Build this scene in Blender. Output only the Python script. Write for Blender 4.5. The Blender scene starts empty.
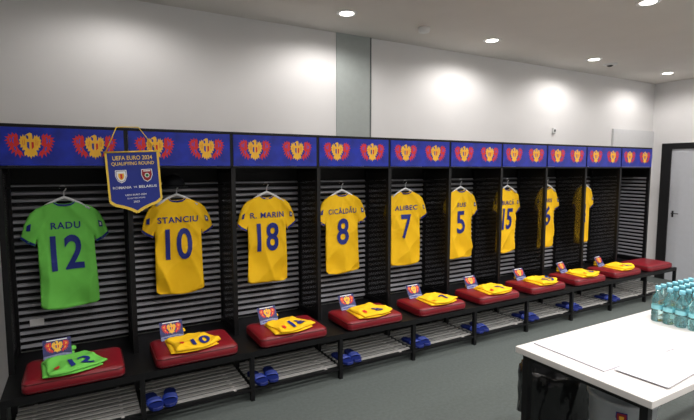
import bpy, bmesh, math, random
from mathutils import Vector, Matrix
from mathutils.geometry import delaunay_2d_cdt, tessellate_polygon
from collections import Counter
random.seed(4)
scene = bpy.context.scene
COL = scene.collection
try:
    scene.view_settings.view_transform = 'Standard'
except Exception:
    pass

# ------------------------------------------------------------ materials
def lin(c):
    return tuple(((v/255)/12.92 if v/255 <= .04045 else ((v/255+.055)/1.055)**2.4) for v in c)
MATS = {}
def mat(name, rgb, rough=.5, metal=0., noise=0., nscale=20., bump=0., bscale=200., emit=0., trans=0., spec=None, coat=0., sheen=0.):
    if name in MATS: return MATS[name]
    m = bpy.data.materials.new(name); m.use_nodes = True
    nt = m.node_tree; b = nt.nodes['Principled BSDF']
    c = lin(rgb)
    b.inputs['Base Color'].default_value = (*c, 1)
    b.inputs['Roughness'].default_value = rough
    b.inputs['Metallic'].default_value = metal
    if spec is not None: b.inputs['Specular IOR Level'].default_value = spec
    if trans: b.inputs['Transmission Weight'].default_value = trans
    if coat: b.inputs['Coat Weight'].default_value = coat
    if sheen: b.inputs['Sheen Weight'].default_value = sheen
    if emit:
        b.inputs['Emission Color'].default_value = (*c, 1); b.inputs['Emission Strength'].default_value = emit
    tc = nt.nodes.new('ShaderNodeTexCoord')
    n = nt.nodes.new('ShaderNodeTexNoise'); n.inputs['Scale'].default_value = nscale; n.inputs['Detail'].default_value = 4
    nt.links.new(tc.outputs['Object'], n.inputs['Vector'])
    r = nt.nodes.new('ShaderNodeValToRGB')
    k = noise if noise else .03
    r.color_ramp.elements[0].position = .3; r.color_ramp.elements[1].position = .7
    r.color_ramp.elements[0].color = (*[max(0, v*(1-k)) for v in c], 1)
    r.color_ramp.elements[1].color = (*[min(1, v*(1+k)) for v in c], 1)
    nt.links.new(n.outputs['Fac'], r.inputs['Fac'])
    nt.links.new(r.outputs['Color'], b.inputs['Base Color'])
    if bump:
        n2 = nt.nodes.new('ShaderNodeTexNoise'); n2.inputs['Scale'].default_value = bscale; n2.inputs['Detail'].default_value = 3
        nt.links.new(tc.outputs['Object'], n2.inputs['Vector'])
        bp = nt.nodes.new('ShaderNodeBump'); bp.inputs['Strength'].default_value = bump; bp.inputs['Distance'].default_value = .004
        nt.links.new(n2.outputs['Fac'], bp.inputs['Height']); nt.links.new(bp.outputs['Normal'], b.inputs['Normal'])
    MATS[name] = m
    return m

WALL = mat('wall_paint', (224, 222, 222), .85, noise=.02, nscale=2, bump=.08, bscale=120)
CEIL = mat('ceiling_paint', (212, 207, 201), .9, noise=.02, nscale=3)
FLOOR = mat('floor_carpet', (84, 91, 89), .8, noise=.12, nscale=40, bump=.3, bscale=300)
BLACK = mat('black_steel', (7, 7, 10), .5, noise=.1, spec=.35)
DARK = mat('dark_board', (3, 3, 5), .6, noise=.1, spec=.3)
SLAT = mat('slat_metal', (172, 172, 180), .4, metal=.25, noise=.06, nscale=8)
SHELF = mat('shelf_metal', (196, 194, 192), .4, metal=.3, noise=.05)
BLUE = mat('header_blue', (15, 40, 160), .35, noise=.35, nscale=9)
LBLUE = mat('emblem_light_blue', (46, 80, 196), .5)
YEL = mat('emblem_yellow', (248, 188, 50), .5)
RED = mat('emblem_red', (214, 38, 36), .5)
DRED = mat('crest_dark_red', (150, 24, 34), .5)
NAVY = mat('number_navy', (16, 36, 128), .6)
GOLD = mat('jersey_yellow', (255, 201, 8), .8, noise=.03, nscale=10, bump=.1, bscale=500)
GREEN = mat('jersey_green', (116, 210, 84), .8, noise=.03, nscale=10, bump=.1, bscale=500)
CUSH = mat('red_leather', (126, 15, 30), .4, noise=.1, nscale=12, bump=.12, bscale=60)
PIPE = mat('red_piping', (90, 12, 22), .5)
WHITE = mat('white_print', (240, 240, 240), .6)
PAPER = mat('paper_sheet', (196, 193, 201), .6, noise=.02)
PAPERB = mat('paper_cool', (202, 201, 208), .6, noise=.02)
TOP = mat('table_white', (220, 216, 213), .4, noise=.02)
HANG = mat('hanger_white', (232, 232, 236), .4)
SANDAL = mat('sandal_blue', (14, 34, 112), .6, noise=.08)
SANDAL2 = mat('sandal_strap_blue', (24, 56, 160), .5)
BOTTLE = mat('bottle_plastic', (206, 242, 244), .05, trans=.94, noise=.02)
BLABEL = mat('bottle_label', (140, 210, 220), .4)
CAPM = mat('bottle_cap', (130, 200, 218), .4)
BAG = mat('bin_liner', (14, 14, 16), .24, noise=.2, bump=1., bscale=22)
BIN = mat('bin_plastic', (42, 44, 48), .45, noise=.08)
BOXM = mat('box_translucent', (200, 203, 208), .3, noise=.05, trans=.3)
DOORM = mat('door_grey', (186, 188, 194), .5, noise=.02)
LAMP = mat('lamp_lens', (255, 250, 238), .4, emit=14)
RING = mat('lamp_ring', (235, 235, 235), .4)
FIX = mat('plastic_white', (222, 222, 222), .5)
LEDGE = mat('ledge_grey', (210, 210, 212), .7, noise=.02)
PANELG = mat('duct_panel_grey', (162, 168, 166), .5, noise=.03)
STRING = mat('string_yellow', (236, 200, 50), .7)
PBLUE = mat('pennant_blue', (20, 42, 140), .5, noise=.05)
CAPB = mat('cap_black', (20, 22, 30), .7)

def perforated():
    m = bpy.data.materials.new('perforated_steel'); m.use_nodes = True
    nt = m.node_tree; b = nt.nodes['Principled BSDF']
    b.inputs['Base Color'].default_value = (*lin((6, 6, 8)), 1); b.inputs['Roughness'].default_value = .6
    b.inputs['Specular IOR Level'].default_value = .3
    out = nt.nodes['Material Output']
    tc = nt.nodes.new('ShaderNodeTexCoord')
    mp = nt.nodes.new('ShaderNodeMapping'); mp.inputs['Scale'].default_value = (1, 90, 90)
    nt.links.new(tc.outputs['Object'], mp.inputs['Vector'])
    fr = nt.nodes.new('ShaderNodeVectorMath'); fr.operation = 'FRACTION'
    nt.links.new(mp.outputs['Vector'], fr.inputs[0])
    sp = nt.nodes.new('ShaderNodeSeparateXYZ'); nt.links.new(fr.outputs[0], sp.inputs[0])
    def sq(o):
        s = nt.nodes.new('ShaderNodeMath'); s.operation = 'SUBTRACT'; s.inputs[1].default_value = .5
        nt.links.new(o, s.inputs[0])
        q = nt.nodes.new('ShaderNodeMath'); q.operation = 'MULTIPLY'
        nt.links.new(s.outputs[0], q.inputs[0]); nt.links.new(s.outputs[0], q.inputs[1]); return q.outputs[0]
    ad = nt.nodes.new('ShaderNodeMath'); ad.operation = 'ADD'
    nt.links.new(sq(sp.outputs['Y']), ad.inputs[0]); nt.links.new(sq(sp.outputs['Z']), ad.inputs[1])
    lt = nt.nodes.new('ShaderNodeMath'); lt.operation = 'LESS_THAN'; lt.inputs[1].default_value = .030
    nt.links.new(ad.outputs[0], lt.inputs[0])
    tr = nt.nodes.new('ShaderNodeBsdfTransparent'); mx = nt.nodes.new('ShaderNodeMixShader')
    nt.links.new(lt.outputs[0], mx.inputs[0]); nt.links.new(b.outputs[0], mx.inputs[1]); nt.links.new(tr.outputs[0], mx.inputs[2])
    nt.links.new(mx.outputs[0], out.inputs['Surface'])
    return m
PERF = perforated()

# ------------------------------------------------------------ builders
class MB:
    def __init__(s): s.v = []; s.f = []; s.mi = []; s.sm = []
    def box(s, x0, x1, y0, y1, z0, z1, m=0, M=None):
        o = len(s.v)
        p = [(x0,y0,z0),(x1,y0,z0),(x1,y1,z0),(x0,y1,z0),(x0,y0,z1),(x1,y0,z1),(x1,y1,z1),(x0,y1,z1)]
        if M: p = [tuple(M @ Vector(q)) for q in p]
        s.v += p
        for q in [(0,3,2,1),(4,5,6,7),(0,1,5,4),(1,2,6,5),(2,3,7,6),(3,0,4,7)]:
            s.f.append(tuple(o+i for i in q)); s.mi.append(m); s.sm.append(False)
    def lathe(s, prof, cx=0, cy=0, n=20, m=0, cap=True, sy=1.):
        o = len(s.v)
        for r, z in prof:
            for k in range(n):
                a = 2*math.pi*k/n; s.v.append((cx+r*math.cos(a), cy+r*sy*math.sin(a), z))
        for j in range(len(prof)-1):
            for k in range(n):
                s.f.append((o+j*n+k, o+j*n+(k+1)%n, o+(j+1)*n+(k+1)%n, o+(j+1)*n+k)); s.mi.append(m); s.sm.append(True)
        if cap:
            s.f.append(tuple(o+k for k in reversed(range(n)))); s.mi.append(m); s.sm.append(False)
            e = o+(len(prof)-1)*n
            s.f.append(tuple(e+k for k in range(n))); s.mi.append(m); s.sm.append(False)
    def tube(s, pts, r, n=8, m=0):
        pts = [Vector(p) for p in pts]; o = len(s.v)
        for i, p in enumerate(pts):
            t = (pts[min(i+1, len(pts)-1)]-pts[max(i-1, 0)]).normalized()
            a = t.orthogonal().normalized() if i == 0 else (a - t*a.dot(t)).normalized()
            b = t.cross(a)
            for k in range(n):
                g = 2*math.pi*k/n; s.v.append(tuple(p+a*math.cos(g)*r+b*math.sin(g)*r))
        for i in range(len(pts)-1):
            for k in range(n):
                s.f.append((o+i*n+k, o+i*n+(k+1)%n, o+(i+1)*n+(k+1)%n, o+(i+1)*n+k)); s.mi.append(m); s.sm.append(True)
        s.f.append(tuple(o+k for k in reversed(range(n)))); s.mi.append(m); s.sm.append(False)
        e = o+(len(pts)-1)*n
        s.f.append(tuple(e+k for k in range(n))); s.mi.append(m); s.sm.append(False)
    def poly(s, pts2, fn, m=0):
        o = len(s.v); vs = [Vector((p[0], p[1], 0)) for p in pts2]
        s.v += [fn(p[0], p[1]) for p in pts2]
        for t in tessellate_polygon([vs]):
            s.f.append(tuple(o+i for i in t)); s.mi.append(m); s.sm.append(False)
    def obj(s, name, mats, loc=(0,0,0), parent=None, bevel=0, smooth=False):
        me = bpy.data.meshes.new(name); me.from_pydata(s.v, [], s.f); me.update()
        for m in mats: me.materials.append(m)
        for p, i, q in zip(me.polygons, s.mi, s.sm): p.material_index = i; p.use_smooth = q or smooth
        ob = bpy.data.objects.new(name, me); COL.objects.link(ob); ob.location = loc
        if parent: ob.parent = parent
        if bevel:
            b = ob.modifiers.new('bevel', 'BEVEL'); b.width = bevel; b.segments = 2; b.limit_method = 'ANGLE'
        return ob

def empty(name, loc, label=None, cat=None, group=None, rot=None):
    e = bpy.data.objects.new(name, None); e.empty_display_size = .1; COL.objects.link(e); e.location = loc
    if rot: e.rotation_euler = rot
    tag(e, label, cat, group); return e
def tag(o, label=None, cat=None, group=None):
    if label: o['label'] = label
    if cat: o['category'] = cat
    if group: o['group'] = group
def struct(o):
    o['kind'] = 'structure'; return o
def copy_thing(src, name, loc, rot=None, label=None):
    n = src.copy(); n.name = name; COL.objects.link(n); n.location = loc
    if rot: n.rotation_euler = rot
    if label: n['label'] = label
    def rec(a, b):
        for ch in a.children:
            c = ch.copy(); COL.objects.link(c); c.parent = b; rec(ch, c)
    rec(src, n); return n

def text_mesh(txt, w, h, maxe=.025, bold=.02, space=1.0):
    cu = bpy.data.curves.new('t', 'FONT'); cu.body = txt; cu.offset = bold; cu.resolution_u = 4
    cu.space_character = space
    ob = bpy.data.objects.new('t', cu); COL.objects.link(ob)
    bpy.context.view_layer.update()
    me = bpy.data.meshes.new_from_object(ob.evaluated_get(bpy.context.evaluated_depsgraph_get()))
    bm = bmesh.new(); bm.from_mesh(me)
    bpy.data.objects.remove(ob); bpy.data.curves.remove(cu); bpy.data.meshes.remove(me)
    xs = [v.co.x for v in bm.verts]; ys = [v.co.y for v in bm.verts]
    x0, x1, y0, y1 = min(xs), max(xs), min(ys), max(ys)
    for v in bm.verts:
        v.co.x = ((v.co.x-x0)/(x1-x0)-.5)*w; v.co.y = ((v.co.y-y0)/(y1-y0)-.5)*h; v.co.z = 0
    bmesh.ops.remove_doubles(bm, verts=bm.verts, dist=1e-5)
    bmesh.ops.triangulate(bm, faces=bm.faces)
    for _ in range(3):
        es = [e for e in bm.edges if e.calc_length() > maxe]
        if not es: break
        bmesh.ops.subdivide_edges(bm, edges=es, cuts=1)
        bmesh.ops.triangulate(bm, faces=bm.faces)
    bm.verts.index_update()
    V = [tuple(v.co[:2]) for v in bm.verts]; F = [tuple(v.index for v in f.verts) for f in bm.faces]
    bm.free(); return V, F
def text_into(mb, txt, w, h, cx, cy, fn, m=0, maxe=.025, bold=.02, space=1.0):
    V, F = text_mesh(txt, w, h, maxe, bold, space); o = len(mb.v)
    mb.v += [fn(x+cx, y+cy) for x, y in V]
    for f in F: mb.f.append(tuple(o+i for i in f)); mb.mi.append(m); mb.sm.append(False)

# ------------------------------------------------------------ room
D = 3.70; W = .757; X0 = -.475; YW = 4.18; XE = 7.99; HC = 1.75; ZC = 3.077; XL = -2.4; YB = -3.2
def room_box(name, m, *b):
    mb = MB(); mb.box(*b); return struct(mb.obj(name, [m]))
room_box('floor', FLOOR, XL, XE, YB, YW, -.1, 0)
room_box('ceiling', CEIL, XL, XE, YB, YW, ZC, ZC+.1)
room_box('wall_back', WALL, XL-.1, XE+.1, YW, YW+.1, -.1, ZC+.1)
room_box('wall_left', WALL, XL-.1, XL, YB, YW, -.1, ZC+.1)
room_box('wall_right', WALL, XE, XE+.1, YB, YW, -.1, ZC+.1)
room_box('wall_front', WALL, XL-.1, XE+.1, YB-.1, YB, -.1, ZC+.1)
room_box('trim_1', PANELG, 2.245, 2.635, YW-.012, YW, 2.0, ZC)
room_box('trim_2', mat('panel_edge', (92, 98, 98), .5), 2.635, 2.648, YW-.016, YW, 2.0, ZC)
room_box('trim_3', LEDGE, 6.9, XE, YW-.028, YW, 1.9, 2.33)
room_box('baseboard_right', DARK, XE-.015, XE, YB, 2.88, 0, .07)
mb = MB()
mb.box(XE-.03, XE, 3.00, 3.86, 0.0, 2.13-.09)
door = struct(mb.obj('door_1', [DOORM]))
mb = MB(); mb.box(XE-.05, XE, 3.86, 4.0, 0, 2.13); mb.box(XE-.05, XE, 2.88, 3.0, 0, 2.13); mb.box(XE-.05, XE, 3.0, 3.86, 2.04, 2.13)
struct(mb.obj('trim_4', [BLACK]))
mb = MB(); mb.box(XE-.036, XE-.03, 3.785, 3.81, .99, 1.09); mb.tube([(XE-.036, 3.798, 1.05), (XE-.075, 3.798, 1.05), (XE-.075, 3.70, 1.05)], .007)
h = mb.obj('door_handle', [BLACK]); h.parent = door

# ------------------------------------------------------------ ceiling fittings
def downlight(x, y, power, size=160, blend=.8, first=[None]):
    if first[0] is None:
        e = empty('ceiling_downlight', (x, y, ZC), 'round recessed ceiling downlight with white trim ring', 'ceiling light', 'recessed ceiling downlights')
        mb = MB(); mb.lathe([(.062, -.006), (.085, -.008), (.092, -.001), (.092, 0), (.062, 0)], n=28, cap=False); mb.obj('trim_ring', [RING], parent=e)
        mb = MB(); mb.lathe([(.061, -.005), (.061, -.001)], n=28); mb.obj('lamp_lens', [LAMP], parent=e)
        first[0] = e
    else:
        e = copy_thing(first[0], 'ceiling_downlight', (x, y, ZC))
    ld = bpy.data.lights.new('downlight_spot', 'SPOT'); ld.energy = power; ld.spot_size = math.radians(size); ld.spot_blend = blend
    ld.shadow_soft_size = .07; ld.color = (1, .965, .93)
    lo = bpy.data.objects.new('downlight_spot', ld); COL.objects.link(lo); lo.location = (x, y, ZC-.03)
LP = 69
for x, k in zip([.31, 2.05, 3.79, 5.53, 7.22], [.28, .54, .62, .60, .50]): downlight(x, 3.62, LP*k, 168, .5)
for y in (2.19, .75, -.7, -2.2):
    for x, k in zip((-1.2, .54, 2.28, 4.02, 5.76, 7.3), (.05, .66, 1.38, 1.5, 1.5, 1.2)):
        downlight(x, y, LP*k)
mb = MB(); mb.lathe([(.03, -.045), (.05, -.04), (.058, -.02), (.06, 0)], n=24)
o = mb.obj('smoke_detector', [FIX], loc=(2.9, 3.63, ZC)); tag(o, 'small round white smoke detector on the ceiling', 'smoke detector')
e = empty('ceiling_sensor', (5.96, 3.68, ZC), 'round ceiling sensor with dark centre', 'sensor')
mb = MB(); mb.lathe([(.055, -.02), (.08, -.012), (.085, 0)], n=24); mb.obj('housing', [FIX], parent=e)
mb = MB(); mb.lathe([(.02, -.034), (.04, -.02)], n=20); mb.obj('sensor_lens', [DARK], parent=e)
e = empty('wall_sensor', (5.56, YW, 2.25), 'small white motion detector fixed on the wall', 'sensor')
mb = MB(); mb.box(-.03, .03, -.03, 0, -.04, .04); mb.obj('housing', [FIX], parent=e, bevel=.01)
mb = MB(); mb.box(-.014, .014, -.034, -.03, -.015, .015); mb.obj('sensor_lens', [DARK], parent=e)

# ------------------------------------------------------------ lockers
DEP = .45; ZH0 = 1.752; ZH1 = 2.035; BF = -.41; ZB = .385; ZS = 1.62
def mirror(h): return h + [(-x, y) for x, y in reversed(h) if x != 0]
body_e = mirror([(0,.26),(.05,.24),(.08,.27),(.10,.40),(.13,.33),(.155,.42),(.175,.31),(.215,.37),(.215,.25),(.25,.22),(.225,.14),(.25,.08),(.21,.04),(.225,-.06),(.17,-.06),(.19,-.16),(.12,-.16),(.15,-.26),(.14,-.38),(.09,-.32),(.07,-.42),(.03,-.36),(0,-.48)])
head_e = [(-.045,.22),(.05,.22),(.055,.36),(.04,.45),(.0,.48),(-.04,.45),(-.10,.40),(-.05,.37),(-.035,.33)]
side = [(.24,.06),(.27,.22),(.26,.36),(.31,.46),(.33,.38),(.39,.48),(.40,.37),(.48,.43),(.46,.32),(.55,.32),(.49,.24),(.57,.17),(.48,.15),(.54,.05),(.46,.06),(.51,-.06),(.43,-.02),(.49,-.20),(.40,-.12),(.43,-.30),(.35,-.20),(.35,-.40),(.29,-.27),(.24,-.46),(.21,-.32),(.16,-.40),(.20,-.22),(.26,-.14),(.30,-.02),(.27,.02)]
lock = empty('locker', (X0, D, 0), 'open black steel locker bay with slatted back, blue header and bench', 'locker', 'row of open team lockers')
T = .018
mb = MB()
mb.box(0, W, 0, DEP, ZH1-.02, ZH1); mb.box(0, W, 0.0, DEP, ZH0-.004, ZH0+.012)
mb.box(0, T, 0, DEP, ZH0, ZH1); mb.box(W-.006, W, 0, .02, ZH0, ZH1)
mb.obj('header_frame', [BLACK], parent=lock)
mb = MB(); mb.box(T+.002, W-.008, -.006, .012, ZH0+.014, ZH1-.022)
hp = mb.obj('header_panel', [BLUE], parent=lock)
zc = (ZH0+ZH1)/2
def emblem_into(mb, EW, EH, cx, cz, y0, idx=(0, 1, 2, 3)):
    f = lambda d: (lambda x, y: (x*EW+cx, y0-d, y*EH+cz))
    for sx in (-1, 1):
        mb.poly([(sx*a, b) for a, b in side], f(.0005), idx[1])
        mb.poly([(sx*a, b) for a, b in [(.35,.34),(.38,.30),(.40,.16),(.36,.06),(.37,.18)]], f(.001), idx[3])
        mb.poly([(sx*a, b) for a, b in [(.33,-.06),(.37,.0),(.36,-.12),(.31,-.22)]], f(.001), idx[3])
        mb.poly([(sx*a, b) for a, b in [(.42,.28),(.45,.24),(.44,.10),(.42,.16)]], f(.001), idx[3])
    mb.poly(body_e, f(.0015), idx[0]); mb.poly(head_e, f(.0017), idx[0])
    mb.poly([(-.075,.14),(-.025,.14),(-.025,-.13),(-.075,-.05)], f(.0025), idx[2])
    mb.poly([(.025,.14),(.075,.14),(.075,-.05),(.025,-.13)], f(.0025), idx[1])
    for sx in (-1, 1):
        for k in range(2):
            mb.poly([(sx*(.125+.045*k), .22-.03*k),(sx*(.133+.045*k), .22-.03*k),(sx*(.128+.035*k), .02),(sx*(.12+.035*k), .02)], f(.0025), idx[1])
for cx in (.26*W, .75*W):
    mb = MB(); emblem_into(mb, .245, .178, 0, 0, 0)
    mb.obj('emblem', [YEL, RED, BLUE, LBLUE], loc=(cx, -.0065, zc), parent=hp)
mb = MB(); mb.box(0, W, DEP-.012, DEP, ZB, ZH0)
def slats(mb, P, z):
    while z < ZS:
        n = len(mb.v)
        mb.v += [P(0, 0, z), P(1, 0, z), P(1, .018, z+.006), P(0, .018, z+.006), P(1, .015, z+.022), P(0, .015, z+.022), P(1, 0, z+.028), P(0, 0, z+.028)]
        for q in [(0,1,2,3),(3,2,4,5),(5,4,6,7)]:
            mb.f.append(tuple(n+i for i in q)); mb.mi.append(1); mb.sm.append(False)
        z += .052
slats(mb, lambda u, d, z: (T+.012 if u == 0 else W, DEP-.012-d, z), ZB+.02)
mb.obj('slatted_back', [DARK, SLAT], parent=lock)
def partition(parent, x, perf=True):
    mb = MB()
    mb.box(x, x+.034, 0, .04, .0, ZH0); mb.box(x, x+.03, DEP-.05, DEP, 0, ZH0)
    mb.box(x, x+.02, .04, DEP-.05, ZH0-.04, ZH0-.004); mb.box(x, x+.02, .04, DEP-.05, ZB, ZB+.05); 
    mb.box(x, x+.03, BF, BF+.035, 0, ZB-.03); mb.box(x+.004, x+.026, BF+.035, 0, .06, .09)
    mb.obj('partition_frame', [BLACK], parent=parent)
    if perf:
        mb = MB()
        mb.v += [(x+.01, .04, ZB+.05), (x+.01, DEP-.05, ZB+.05), (x+.01, DEP-.05, ZH0-.04), (x+.01, .04, ZH0-.04)]; mb.f.append((0,1,2,3)); mb.mi.append(0); mb.sm.append(False)
        mb.obj('perforated_panel', [PERF], parent=parent)
partition(lock, 0)
mb = MB()
mb.box(0, W, BF, BF+.035, ZB-.045, ZB); mb.box(0, W, BF+.035, DEP-.03, ZB-.03, ZB-.004)
mb.box(.03, W, BF+.005, BF+.03, .075, .095); mb.box(.03, W, .12, .145, .075, .095)
mb.obj('bench_frame', [BLACK], parent=lock)
mb = MB(); y = BF+.045
while y < .11:
    mb.box(.03, W, y, y+.03, .097, .107); y += .06
for xx in (.12, W-.12): mb.box(xx, xx+.02, BF+.03, .12, .087, .097)
mb.obj('shoe_shelf', [SHELF], parent=lock)
RZ = 1.612
mb = MB(); mb.tube([(.02, .24, RZ), (W, .24, RZ)], .007); mb.obj('clothes_rail', [BLACK], parent=lock)
locks = [lock]
for i in range(1, 10):
    l = copy_thing(lock, 'locker', (X0+W*i, D, 0)); locks.append(l)
partition(locks[-1], W-.034, False)
mb = MB(); mb.box(W-.012, W-.002, .04, DEP-.05, ZB, ZH0-.04)
slats(mb, lambda u, d, z: (W-.012-d, .04 if u == 0 else DEP-.05, z), ZB+.06)
mb.obj('slatted_side', [DARK, SLAT], parent=locks[-1])
mb = MB(); mb.box(-.045, .045, -.001, .001, -.026, .026)
o = mb.obj('paper_notice', [WHITE], loc=(X0+.14, D+DEP-.034, .60)); tag(o, 'small white paper notice stuck on the locker slats', 'notice')

# ------------------------------------------------------------ cushions
CW, CD, CH = .56, .405, .080
def rrect(w, d, r, n=7):
    P = []
    for cx, cy, a0 in ((w/2-r, d/2-r, 0), (-w/2+r, d/2-r, 90), (-w/2+r, -d/2+r, 180), (w/2-r, -d/2+r, 270)):
        for k in range(n+1):
            a = math.radians(a0+90*k/n); P.append((cx+r*math.cos(a), cy+r*math.sin(a)))
    return P
mb = MB(); rings = [(-.016, .0), (-.006, .004), (-.001, .014), (.003, .027), (.004, CH*.5), (.002, CH-.024), (-.004, CH-.012), (-.014, CH-.003), (-.03, CH+.002), (-.07, CH+.009), (-.12, CH+.013), (-.17, CH+.014)]
for off_, z_ in rings:
    P = rrect(CW+2*off_, CD+2*off_, max(.008, .044+off_*.2)); N0 = len(P)
    mb.v += [(x, y, z_) for x, y in P]
for j in range(len(rings)-1):
    for k in range(N0):
        mb.f.append((j*N0+k, j*N0+(k+1) % N0, (j+1)*N0+(k+1) % N0, (j+1)*N0+k)); mb.mi.append(0); mb.sm.append(True)
mb.f.append(tuple((len(rings)-1)*N0+k for k in range(N0))); mb.f.append(tuple(reversed(range(N0)))); mb.mi += [0, 0]; mb.sm += [True, False]
cush = mb.obj('seat_cushion', [CUSH])
mb = MB()
for zz in (.016, CH-.016):
    P = rrect(CW+.001, CD+.001, .044); P.append(P[0])
    mb.tube([(x, y, zz) for x, y in P], .0035, n=6)
mb.obj('piping', [PIPE], parent=cush)
tag(cush, 'dark red leather seat cushion on the black bench', 'cushion', 'red bench cushions')
CY = D-.207; CZ = ZB+.001
cush.location = (X0+W*.5+.01, CY, CZ)
for i in range(1, 10): copy_thing(cush, 'seat_cushion', (X0+W*(i+.5)+.01-(.02 if i > 1 else 0), CY, CZ))
CT = CZ+CH+.012

# ------------------------------------------------------------ cloth helper
def resample(pts, step):
    out = []
    for i in range(len(pts)):
        a = Vector(pts[i]); b2 = Vector(pts[(i+1) % len(pts)]); n = max(1, int((b2-a).length/step))
        for k in range(n): out.append(a.lerp(b2, k/n))
    return out
def inside(p, poly):
    c = False; j = len(poly)-1
    for i in range(len(poly)):
        a, b2 = poly[i], poly[j]
        if (a[1] > p[1]) != (b2[1] > p[1]) and p[0] < (b2[0]-a[0])*(p[1]-a[1])/(b2[1]-a[1])+a[0]: c = not c
        j = i
    return c
def segd(p, poly):
    m = 9
    for i in range(len(poly)):
        a = poly[i]; b2 = poly[(i+1) % len(poly)]
        dx, dy = b2[0]-a[0], b2[1]-a[1]; L = dx*dx+dy*dy
        t = 0 if L == 0 else max(0, min(1, ((p[0]-a[0])*dx+(p[1]-a[1])*dy)/L))
        m = min(m, math.hypot(p[0]-a[0]-t*dx, p[1]-a[1]-t*dy))
    return m
def triang(outline, step):
    bnd = resample(outline, step); P = [tuple(p) for p in bnd]; nb = len(P)
    xs = [p[0] for p in P]; ys = [p[1] for p in P]; y = min(ys)+step/2; r = 0
    pts = list(P)
    while y < max(ys):
        x = min(xs)+(step/2 if r % 2 else 0)
        while x < max(xs):
            if inside((x, y), outline) and segd((x, y), outline) > step*.5: pts.append((x, y))
            x += step
        y += step*.87; r += 1
    res = delaunay_2d_cdt([Vector(p) for p in pts], [(i, (i+1) % nb) for i in range(nb)], [], 1, 1e-6)
    V = [tuple(v) for v in res[0]]; F = [tuple(f) for f in res[2]]
    dist = [segd(v, outline) for v in V]
    ec = Counter()
    for f in F:
        for k in range(3): ec[tuple(sorted((f[k], f[(k+1) % 3])))] += 1
    E = [e for e, c in ec.items() if c == 1]
    return V, F, dist, E
def shell(mb, n, F, E):
    mb.f += [tuple(f) for f in F]+[tuple(n+k for k in reversed(f)) for f in F]
    for a, b2 in E: mb.f.append((a, b2, n+b2, n+a))
    mb.mi = [0]*len(mb.f); mb.sm = [True]*len(mb.f)

KZ = .93
JH = [(x, z*KZ) for x, z in mirror([(0,-.022),(.04,-.018),(.065,0),(.12,-.025),(.175,-.052),(.215,-.09),(.25,-.17),(.275,-.275),(.24,-.31),(.193,-.335),(.180,-.28),(.178,-.35),(.181,-.5),(.184,-.68),(.187,-.81),(.165,-.832),(.09,-.842),(0,-.845)])]
JV, JF, JD, JE = triang(JH, .012)
def ridge(t):
    return 1-2*abs(math.sin(t))**.8
def jfront(x, z, seed, d=None):
    if d is None: d = segd((x, z), JH)
    m = min(1, d/.02); m = math.sqrt(max(0, m*(2-m)))
    low = min(1, max(0, (-z-.08)/.6)); up = 1-low
    mid = math.exp(-(x/.11)**2*1.2)*math.exp(-((z+.35)/.2)**2)
    k = 1-.5*mid
    f = .017*low*ridge(x*12+seed*1.7+z*2.5+.7*math.sin(z*5+seed))
    f += .013*ridge(x*8-z*9+seed*2.3)*(.3+low*.5)
    f += .010*up*ridge(abs(x)*22+z*18+seed)*(1 if abs(x) > .13 else .45)
    f += .007*math.sin((z*13+abs(x)*24)+seed*.7)*(1 if z > -.4 else .5)
    f += .007*low*math.sin(z*19+x*12+seed)
    return -(.003+.012*m) - f*m*k
JZ = 1.512
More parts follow.
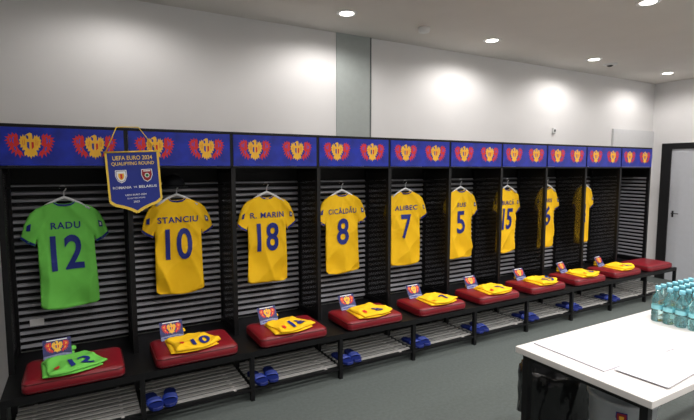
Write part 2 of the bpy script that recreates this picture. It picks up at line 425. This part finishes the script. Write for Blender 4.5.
def jersey(i, name, num, green=False, label=''):
    seed = i*2.1
    def wp(x, z):
        low = min(1, -z/.8)**2
        return (x+.007*low*math.sin(z*8+seed*1.3), z+.006*math.sin(x*17+seed*1.9)*low+.006*low*math.sin(seed)*x*4)
    mb = MB(); n = len(JV)
    for (x, z), d in zip(JV, JD):
        a, b2 = wp(x, z); mb.v.append((a, jfront(x, z, seed, d), b2))
    for (x, z), d in zip(JV, JD):
        a, b2 = wp(x, z); mb.v.append((a, .006+.014*min(1, d/.05), b2))
    shell(mb, n, JF, JE)
    x = X0+W*(i+.5)+[-.018, 0, 0, 0, 0, .01, 0, -.03, -.04][i]
    ob = mb.obj('jersey', [GREEN if green else GOLD], loc=(x, 3.94, JZ))
    ob.rotation_euler = (0, random.uniform(-.02, .02), [.02, -.03, .03, .02, -.03, .05, .12, .12, .12][i])
    tag(ob, label, 'shirt', 'football jerseys hanging in the lockers')
    def off(e):
        def g(px, pz):
            a, b2 = wp(px, pz); return (a, jfront(px, pz, seed)-e, b2)
        return g
    if name:
        acc = any(c in 'ÂĂ' for c in name)
        mb = MB(); text_into(mb, name, min(.31, .046*len(name)), .066 if acc else .05, 0, -.168 if acc else -.175, off(.006), maxe=.013, bold=.012 if acc else .018, space=1.12)
        mb.obj('name_lettering', [NAVY], parent=ob)
    mb = MB(); text_into(mb, num, .205 if len(num) > 1 else .125, .255, 0, -.372, off(.007), maxe=.015, bold=.02)
    mb.obj('number', [NAVY], parent=ob)
    mb = MB()
    L = resample([(-.068,-.002),(-.04,-.020),(0,-.024),(.04,-.020),(.068,-.002),(.064,-.016),(.04,-.034),(0,-.040),(-.04,-.034),(-.064,-.016)], .012)
    mb.poly([(a[0], a[1]*KZ) for a in L], off(.004), 0); mb.obj('collar', [NAVY], parent=ob)
    for s in (-1, 1):
        mb = MB()
        cf = resample([(.273,-.273),(.273,-.253),(.236,-.286),(.190,-.316),(.193,-.332),(.24,-.308)], .012)
        mb.poly([(s*p[0], p[1]*KZ) for p in cf], off(.004), 0)
        mb.obj('sleeve_cuff', [NAVY], parent=ob)
        mb = MB(); mb.poly([(s*a, b2) for a, b2 in resample([(.208,-.150),(.232,-.162),(.238,-.200),(.214,-.20)], .012)], off(.005), 0)
        if s > 0: mb.poly([(s*a, b2) for a, b2 in [(.216,-.163),(.226,-.168),(.229,-.188),(.219,-.188)]], off(.008), 1)
        mb.obj('sleeve_badge', [NAVY, WHITE], parent=ob)
    h = empty('clothes_hanger', (x, 3.94, JZ), 'white clothes hanger hooked on the locker rail', 'hanger', 'clothes hangers in the lockers')
    mb = MB(); mb.tube([(-.16,.002,-.060),(-.10,.002,-.020),(-.04,.002,.012),(0,.002,.028),(.04,.002,.012),(.10,.002,-.020),(.16,.002,-.060)], .010)
    mb.obj('hanger_body', [HANG], parent=h)
    mb = MB(); pts = [(0, .002, .028), (0, .002, .065)]
    for k in range(9):
        a = math.radians(-60+k*30); pts.append((.02*math.cos(a)-.005, .002, .092+.02*math.sin(a)))
    mb.tube(pts, .0045, n=6); mb.obj('hook', [HANG], parent=h)
data = [('RADU','12'),('STANCIU','10'),('R. MARIN','18'),('CICÂLDĂU','8'),('ALIBEC','7'),('RUS','5'),('BURCĂ','15'),('MARIN','6'),('','4')]
for i, (n_, k) in enumerate(data):
    g = i == 0
    jersey(i, n_, k, g, ('bright green goalkeeper' if g else 'yellow football')+' jersey with navy number %s on a hanger' % k)

e = empty('baseball_cap', (X0+W*1.5-.01, 4.00, 1.60), 'black cap resting on the rail above the yellow jersey', 'cap')
mb = MB(); mb.lathe([(.085, 0), (.088, .02), (.08, .05), (.055, .08), (.02, .092), (.001, .094)], n=20); mb.obj('crown', [CAPB], parent=e)
mb = MB(); mb.lathe([(.10, -.004), (.102, .002)], n=20, cy=-.05); mb.obj('brim', [CAPB], parent=e)

# ------------------------------------------------------------ shorts, socks, booklets
S = 1.14
SH = [(x*S, y*S) for x, y in [(-.115,.10),(-.05,.107),(.03,.107),(.112,.10),(.128,.03),(.16,-.07),(.17,-.10),(.10,-.125),(.03,-.138),(-.05,-.132),(-.125,-.11),(-.118,0)]]
SV, SF, SD, SE = triang(SH, .011)
def sh_top(x, y, seed, d=None):
    if d is None: d = segd((x, y), SH)
    m = min(1, d/.016); m = math.sqrt(max(0, m*(2-m)))
    k = 1-.7*math.exp(-((x-.05)/.07)**2-((y+.065)/.055)**2)
    c = .009*ridge(x*13+y*8+seed)+.007*ridge(y*16-x*10+seed*2)+.003*math.sin(x*45+seed)*math.sin(y*40)
    return .024+.013*m+m*c*k
def shorts(i, num, green=False):
    seed = i*1.3+.5; n = len(SV); mb = MB()
    wq = lambda x, y: (x+.007*math.sin(y*25+seed), y+.007*math.sin(x*22+seed*2))
    mb.v += [(*wq(x, y), sh_top(x, y, seed, d)) for (x, y), d in zip(SV, SD)]+[(*wq(x, y), .014) for (x, y) in SV]
    shell(mb, n, SF, SE)
    x = X0+W*(i+.5)+[-.02, -.025, -.025, -.02, -.0, .0, .0, .0, .0][i]
    ob = mb.obj('football_shorts', [GREEN if green else GOLD], loc=(x, CY-.055, CT+.001))
    ob.rotation_euler = (math.radians(1.5), 0, math.radians([16, 12, 12, 8, 10, 6, 10, 8, 10][i]))
    tag(ob, ('bright green' if green else 'yellow')+' folded football shorts with number %s on a red cushion' % num, 'shorts', 'folded shorts on the bench cushions')
    mb = MB(); ca, sa = math.cos(.14), math.sin(.14)
    fl = lambda x, y, z: (x*ca+y*sa-.018, -x*sa+y*ca+.004, z)
    mb.v += [fl(x, y, .004+.009*min(1, d/.012)) for (x, y), d in zip(SV, SD)]+[fl(x, y, 0) for x, y in SV]
    shell(mb, n, SF, SE); mb.obj('folded_leg', [GREEN if green else GOLD], parent=ob)
    f3 = lambda px, py: (*wq(px, py), sh_top(px, py, seed)+.006)
    mb = MB(); text_into(mb, num, .135 if len(num) > 1 else .07, .11, .05, -.068, f3, maxe=.010, bold=.03); mb.obj('number', [NAVY], parent=ob)
    mb = MB(); mb.poly([(-.10,-.05),(-.07,-.05),(-.07,-.08),(-.085,-.097),(-.10,-.08)], f3, 0); mb.obj('crest', [RED], parent=ob)
for i, (n_, k) in enumerate(data): shorts(i, k, i == 0)
def socks(i, green):
    mb = MB()
    for s in (0, 1):
        o = len(mb.v); N_ = 0
        for off_, z_ in [(-.008, 0), (0, .006), (.001, .014), (-.004, .022), (-.016, .026), (-.03, .027)]:
            P = rrect(.115+2*off_, .062+2*off_, max(.004, .022+off_*.5), 4); N_ = len(P)
            mb.v += [(x+s*.012, y+.004*s, z_+s*.026) for x, y in P]
        for j in range(5):
            for k in range(N_): mb.f.append((o+j*N_+k, o+j*N_+(k+1) % N_, o+(j+1)*N_+(k+1) % N_, o+(j+1)*N_+k)); mb.mi.append(0); mb.sm.append(True)
        mb.f.append(tuple(o+5*N_+k for k in range(N_))); mb.mi.append(0); mb.sm.append(True)
        mb.f.append(tuple(o+k for k in reversed(range(N_)))); mb.mi.append(0); mb.sm.append(True)
    ob = mb.obj('folded_socks', [GREEN if green else GOLD], loc=(X0+W*(i+.5)-.085+(.03 if i == 0 else 0), D-.036, CT-.006))
    ob.rotation_euler = (0, 0, .1)
    tag(ob, 'pair of folded %s football socks behind a booklet' % ('green' if green else 'yellow'), 'socks', 'folded socks on the bench cushions')
bk = empty('booklet', (0, 0, 0), 'printed booklet with navy, red and yellow pictured cover on folded socks', 'booklet', 'booklets on the bench cushions')
mb = MB(); mb.box(-.080, .080, 0, .006, 0, .135); mb.obj('pages', [PAPERB], parent=bk)
mb = MB(); mb.box(-.082, .082, -.002, 0, -.001, .137); cv = mb.obj('cover', [mat('cover_navy', (30, 36, 104), .5, noise=.5, nscale=40)], parent=bk)
mb = MB(); f4 = lambda x, z: (x, -.003, z); f5 = lambda x, z: (x, -.004, z)
LILAC = mat('cover_lilac', (130, 136, 176), .5, noise=.35, nscale=60)
mb.poly([(-.080,.0),(.080,.0),(.080,.026),(.03,.036),(-.080,.028)], f4, 3)
emblem_into(mb, .13, .085, 0, .082, -.0032, (1, 0, 4, 1))
mb.poly([(-.06,.126),(.06,.126),(.06,.132),(-.06,.132)], f4, 2)
mb.poly([(-.06,.012),(.02,.012),(.02,.020),(-.06,.020)], f5, 4)
mb.obj('cover_print', [RED, YEL, WHITE, LILAC, NAVY], parent=cv)
TILT = math.radians(-30)
for i in range(9):
    socks(i, i == 0)
    loc = (X0+W*(i+.5)-.12+(.03 if i == 0 else 0), D-.118, CT+.001)
    if i == 0: bk.location = loc; bk.rotation_euler = (TILT, 0, .1)
    else: copy_thing(bk, 'booklet', loc, (TILT, 0, .1+random.uniform(-.1, .1)))

# ------------------------------------------------------------ sandals
sd = empty('slide_sandal', (0, 0, 0), 'dark blue rubber slide sandal on the shoe shelf', 'sandal', 'blue slide sandals on the shoe shelf')
sole = mirror([(0,.135),(.03,.125),(.048,.09),(.05,.03),(.04,-.03),(.042,-.09),(.03,-.125),(0,-.135)])
mb = MB(); N = len(sole)
for z_ in (0, .016, .021): mb.v += [(x*(.93 if z_ > .018 else 1), y*(.97 if z_ > .018 else 1), z_) for x, y in sole]
for L_ in (0, 1):
    for k in range(N): mb.f.append((L_*N+k, L_*N+(k+1) % N, (L_+1)*N+(k+1) % N, (L_+1)*N+k)); mb.mi.append(0); mb.sm.append(False)
mb.f.append(tuple(range(2*N, 3*N))); mb.f.append(tuple(reversed(range(N)))); mb.mi += [0, 0]; mb.sm += [False, False]
mb.obj('sole', [SANDAL], parent=sd)
mb = MB(); n = 10
for yy, hh in ((.012, .036), (.062, .028)):
    for lay in (0, .004):
        for k in range(n+1):
            a = math.pi*k/n; mb.v.append((-math.cos(a)*(.051-lay), yy, .012+(hh-lay)*math.sin(a)**.6))
R_ = n+1
for k in range(n):
    for q in [(0, 2), (1, 3), (0, 1), (2, 3)]:
        mb.f.append((q[0]*R_+k, q[0]*R_+k+1, q[1]*R_+k+1, q[1]*R_+k)); mb.mi.append(0); mb.sm.append(True)
mb.obj('strap', [SANDAL2], parent=sd)
first = True
for i in range(1, 9):
    for s in (0, 1):
        loc = (X0+W*i+.09+s*.112, D-.285+s*.012, .1075)
        rz = math.radians(180+(-8 if s else 6))
        if first: sd.location = loc; sd.rotation_euler = (0, 0, rz); first = False
        else: copy_thing(sd, 'slide_sandal', loc, (0, 0, rz))

# ------------------------------------------------------------ pennant
pn = empty('pennant', (.322, D-.035, 1.865), 'royal blue match pennant with yellow border hanging from a yellow cord', 'pennant')
pn.rotation_euler = (0, -.05, .06)
hw = .17
body = [(-hw, 0), (hw, 0), (hw, -.345), (.14, -.37), (.08, -.39), (.035, -.41), (0, -.432), (-.035, -.41), (-.08, -.39), (-.14, -.37), (-hw, -.345)]
mb = MB(); mb.poly(body, lambda x, z: (x, 0, z), 0); mb.poly(body, lambda x, z: (x, .003, z), 0)
cloth = mb.obj('pennant_cloth', [PBLUE], parent=pn)
mb = MB()
def strip(a, b2, w, m, y):
    a = Vector(a); b2 = Vector(b2); d = (b2-a).normalized(); nn = Vector((-d.y, d.x))*w/2
    mb.poly([tuple(a+nn), tuple(b2+nn), tuple(b2-nn), tuple(a-nn)], lambda x, z: (x, y, z), m)
for k in range(2, len(body)-1): strip(body[k], body[k+1], .020, 0, -.002-.0002*(k % 2))
strip(body[-1], body[0], .014, 0, -.0015)
strip(body[1], body[2], .014, 0, -.0015)
mb.obj('fringe', [mat('fringe_gold', (242, 204, 74), .6)], parent=pn)
mb = MB(); mb.tube([(-hw-.01, 0, .0), (hw+.01, 0, 0)], .006); mb.obj('rod', [mat('rod_gold', (226, 186, 70), .3, metal=.4)], parent=pn)
PYEL = mat('pennant_print_yellow', (250, 212, 96), .6)
fp = lambda x, z: (x, -.002, z); fq = lambda x, z: (x, -.003, z); fr_ = lambda x, z: (x, -.004, z); fs_ = lambda x, z: (x, -.005, z)
for t, w_, h_, cx, cz, m_ in [('UEFA EURO 2024', .26, .030, 0, -.042, PYEL), ('QUALIFYING ROUND', .28, .028, 0, -.084, PYEL), ('ROMANIA', .12, .018, -.085, -.25, WHITE), ('VS', .022, .012, 0, -.25, WHITE), ('BELARUS', .12, .018, .085, -.25, WHITE), ('UEFA EURO 2024', .14, .012, 0, -.305, WHITE), ('QUALIFYING ROUND', .12, .011, 0, -.33, WHITE), ('2023', .04, .013, 0, -.355, WHITE)]:
    mb = MB(); text_into(mb, t, w_, h_, cx, cz, fp, 0, bold=.01); mb.obj('pennant_lettering', [m_], parent=cloth)
sh = [(-.03,.035),(.03,.035),(.032,0),(.02,-.03),(0,-.042),(-.02,-.03),(-.032,0)]
K = 1.2; cx = -.085; c0 = -.168
mb = MB(); q_ = lambda k, c: [(x*k+c, z*k+c0) for x, z in sh]
mb.poly(q_(K, cx), fp, 0); mb.poly(q_(K*.88, cx), fq, 3); mb.poly(q_(K*.8, cx), fr_, 0)
mb.poly([(x*.6+cx, z*.6+c0-.003) for x, z in sh], fs_, 1)
mb.poly([(cx-.007, c0+.014), (cx+.007, c0+.014), (cx+.007, c0-.018), (cx-.007, c0-.018)], lambda x, z: (x, -.006, z), 2)
mb.obj('crest', [WHITE, YEL, RED, NAVY], parent=cloth)
def circ(r, cx, cz): return [(r*math.cos(a*math.pi/12)+cx, r*math.sin(a*math.pi/12)+cz) for a in range(24)]
mb = MB(); cx = .085
mb.poly(q_(K, cx), fp, 0); mb.poly(q_(K*.88, cx), fq, 1)
mb.poly(circ(.016, cx, c0-.003), fr_, 0); mb.poly(circ(.011, cx, c0-.003), fs_, 2)
mb.poly([(cx-.024, c0+.032), (cx+.024, c0+.032), (cx+.024, c0+.025), (cx-.024, c0+.025)], fr_, 0)
mb.obj('crest', [WHITE, DRED, mat('print_green', (40, 120, 60), .6)], parent=cloth)
mb = MB(); mb.tube([(-hw, 0, 0), (-.085, .012, .17), (-.08, .04, .174), (-.02, .06, .178), (.055, .04, .174), (.06, .012, .17), (hw, 0, 0)], .0032, n=6)
mb.obj('cord', [STRING], parent=pn)

# ------------------------------------------------------------ table
TX0, TX1, TY0, TY1, TZ = 2.09, 4.3, 1.03, 1.76, .75
tb = empty('table', ((TX0+TX1)/2, (TY0+TY1)/2, 0), 'long white-topped table with black steel frame', 'table')
hx, hy = (TX1-TX0)/2, (TY1-TY0)/2
mb = MB(); mb.box(-hx, hx, -hy, hy, TZ-.036, TZ); mb.obj('tabletop', [TOP], parent=tb, bevel=.004)
mb = MB(); a, b_ = hx-.03, hy-.03
mb.box(-a, a, b_-.03, b_, TZ-.065, TZ-.037); mb.box(-a, a, -b_, -b_+.03, TZ-.065, TZ-.037)
mb.box(-a, -a+.03, -b_+.03, b_-.03, TZ-.065, TZ-.037); mb.box(a-.03, a, -b_+.03, b_-.03, TZ-.065, TZ-.037)
mb.obj('table_frame', [BLACK], parent=tb)
for sx in (-1, 1):
    for sy in (-1, 1):
        mb = MB(); mb.box(-.018, .018, -.018, .018, 0, TZ-.065); mb.obj('leg', [BLACK], loc=(sx*(a-.018), sy*(b_-.018), 0), parent=tb)
def sheet(cx, cy, w, d, rz, z, th, m, label):
    mb = MB(); mb.box(-w/2, w/2, -d/2, d/2, 0, th)
    o = mb.obj('poster_sheet', [m], loc=(cx, cy, z)); o.rotation_euler = (0, 0, rz); tag(o, label, 'paper')
sheet(2.51, 1.51, .62, .42, -.03, TZ+.0005, .006, PAPER, 'stack of large grey-white paper sheets lying on the table')
sheet(2.49, 1.19, .46, .24, .07, TZ+.007, .003, PAPERB, 'white paper sheet overlapping the stack near the table edge')

bt = empty('water_bottle', (0, 0, 0), 'clear turquoise plastic water bottle with blue-green cap', 'bottle', 'water bottles on the table')
mb = MB(); mb.lathe([(.026, 0), (.032, .004), (.0325, .03), (.030, .036), (.0325, .042), (.0325, .06), (.031, .062), (.031, .125), (.0325, .13), (.032, .15), (.026, .175), (.014, .198), (.013, .212)], n=16); mb.obj('bottle_body', [BOTTLE], parent=bt)
mb = MB(); mb.lathe([(.0327, .082), (.0327, .108)], n=16, cap=False); mb.obj('bottle_label', [BLABEL], parent=bt)
mb = MB(); mb.lathe([(.0165, .208), (.0165, .230), (.015, .233)], n=14); mb.obj('bottle_cap', [CAPM], parent=bt)
first = True
for j in range(4):
    for k in range(7):
        loc = (3.25+.072*k+random.uniform(-.003, .003), 1.39+.074*j+random.uniform(-.003, .003), TZ+.0005)
        if first: bt.location = loc; first = False
        else: copy_thing(bt, 'water_bottle', loc, (0, 0, random.uniform(0, 6)))

def bin_(x, y, r, h, label):
    e = empty('waste_bin', (x, y, 0), label, 'waste bin')
    mb = MB(); mb.lathe([(r*.78, 0), (r*.8, .01), (r*.97, h-.02), (r*1.02, h-.01), (r*1.02, h), (r*.94, h), (r*.78, .03)], n=32, cap=False)
    mb.f.append(tuple(reversed(range(32)))); mb.mi.append(0); mb.sm.append(False)
    mb.obj('bin_body', [BIN], parent=e)
    mb = MB(); n = 96; rows = [(.3, h-.16), (.82, h-.12), (.92, h+.0), (.98, h+.014), (1.06, h+.014), (1.12, h-.005), (1.14, h-.05), (1.11, h-.10), (1.15, h-.15), (1.12, h-.20), (1.16, h-.27)]
    for j, (q, z_) in enumerate(rows):
        for k in range(n):
            a = 2*math.pi*k/n; w_ = 1+(.026*math.sin(a*9+j*.9)+.02*math.sin(a*17+j*1.4)+.012*math.sin(a*31-j*2.2))*(j > 3)
            mb.v.append((q*r*w_*math.cos(a), q*r*w_*math.sin(a), z_+(.025*math.sin(a*5)+.014*math.sin(a*11) if j == 10 else .006*math.sin(a*7+j))))
    for j in range(len(rows)-1):
        for k in range(n):
            mb.f.append((j*n+k, j*n+(k+1) % n, (j+1)*n+(k+1) % n, (j+1)*n+k)); mb.mi.append(0); mb.sm.append(True)
    mb.f.append(tuple(range(n))); mb.mi.append(0); mb.sm.append(False)
    mb.obj('bin_liner', [BAG], parent=e)
bin_(2.455, 1.775, .175, .53, 'black waste bin with glossy black liner under the table')
bx = empty('storage_bin', (2.37, 1.31, 0), 'translucent pale grey rounded bin with dark red crest', 'bin')
mb = MB(); r0 = .155
mb.lathe([(r0*.82, 0), (r0*.85, .01), (r0*.99, .58), (r0*1.05, .585), (r0*1.06, .60), (r0*1.02, .607), (r0*.95, .60), (r0*.82, .02)], n=40, cap=False)
mb.f.append(tuple(reversed(range(40)))); mb.mi.append(0); mb.sm.append(False)
mb.obj('bin_body', [BOXM], parent=bx)
ang = math.atan2(-1.31, -2.37)
def fb(k):
    def g(p, q):
        z = q+.535; rr = r0*(.85+.14*(z/.58))+k; a = ang+p/r0*.95
        return (rr*math.cos(a), rr*math.sin(a), z)
    return g
mb = MB(); shr = lambda k: [tuple(p) for p in resample([(x*k, z*k) for x, z in sh], .012)]
mb.poly(shr(.85), fb(.002), 0); mb.poly(shr(.7), fb(.0035), 1); mb.poly(shr(.34), fb(.005), 2)
mb.obj('crest', [NAVY, DRED, YEL], parent=bx)

# ------------------------------------------------------------ world + camera
w = bpy.data.worlds.new('world'); scene.world = w; w.use_nodes = True
w.node_tree.nodes['Background'].inputs[0].default_value = (.5, .5, .5, 1); w.node_tree.nodes['Background'].inputs[1].default_value = .3
cd = bpy.data.cameras.new('camera'); cam = bpy.data.objects.new('camera', cd); COL.objects.link(cam)
cd.sensor_width = 36; cd.lens = 468/694*36; cd.clip_start = .05
f = Vector((.4911, .8665, -.0894)).normalized(); r = f.cross(Vector((0, 0, 1))).normalized(); u = r.cross(f)
M = Matrix((r, u, -f)).transposed().to_4x4(); M.translation = Vector((0, 0, HC)); cam.matrix_world = M
scene.camera = cam
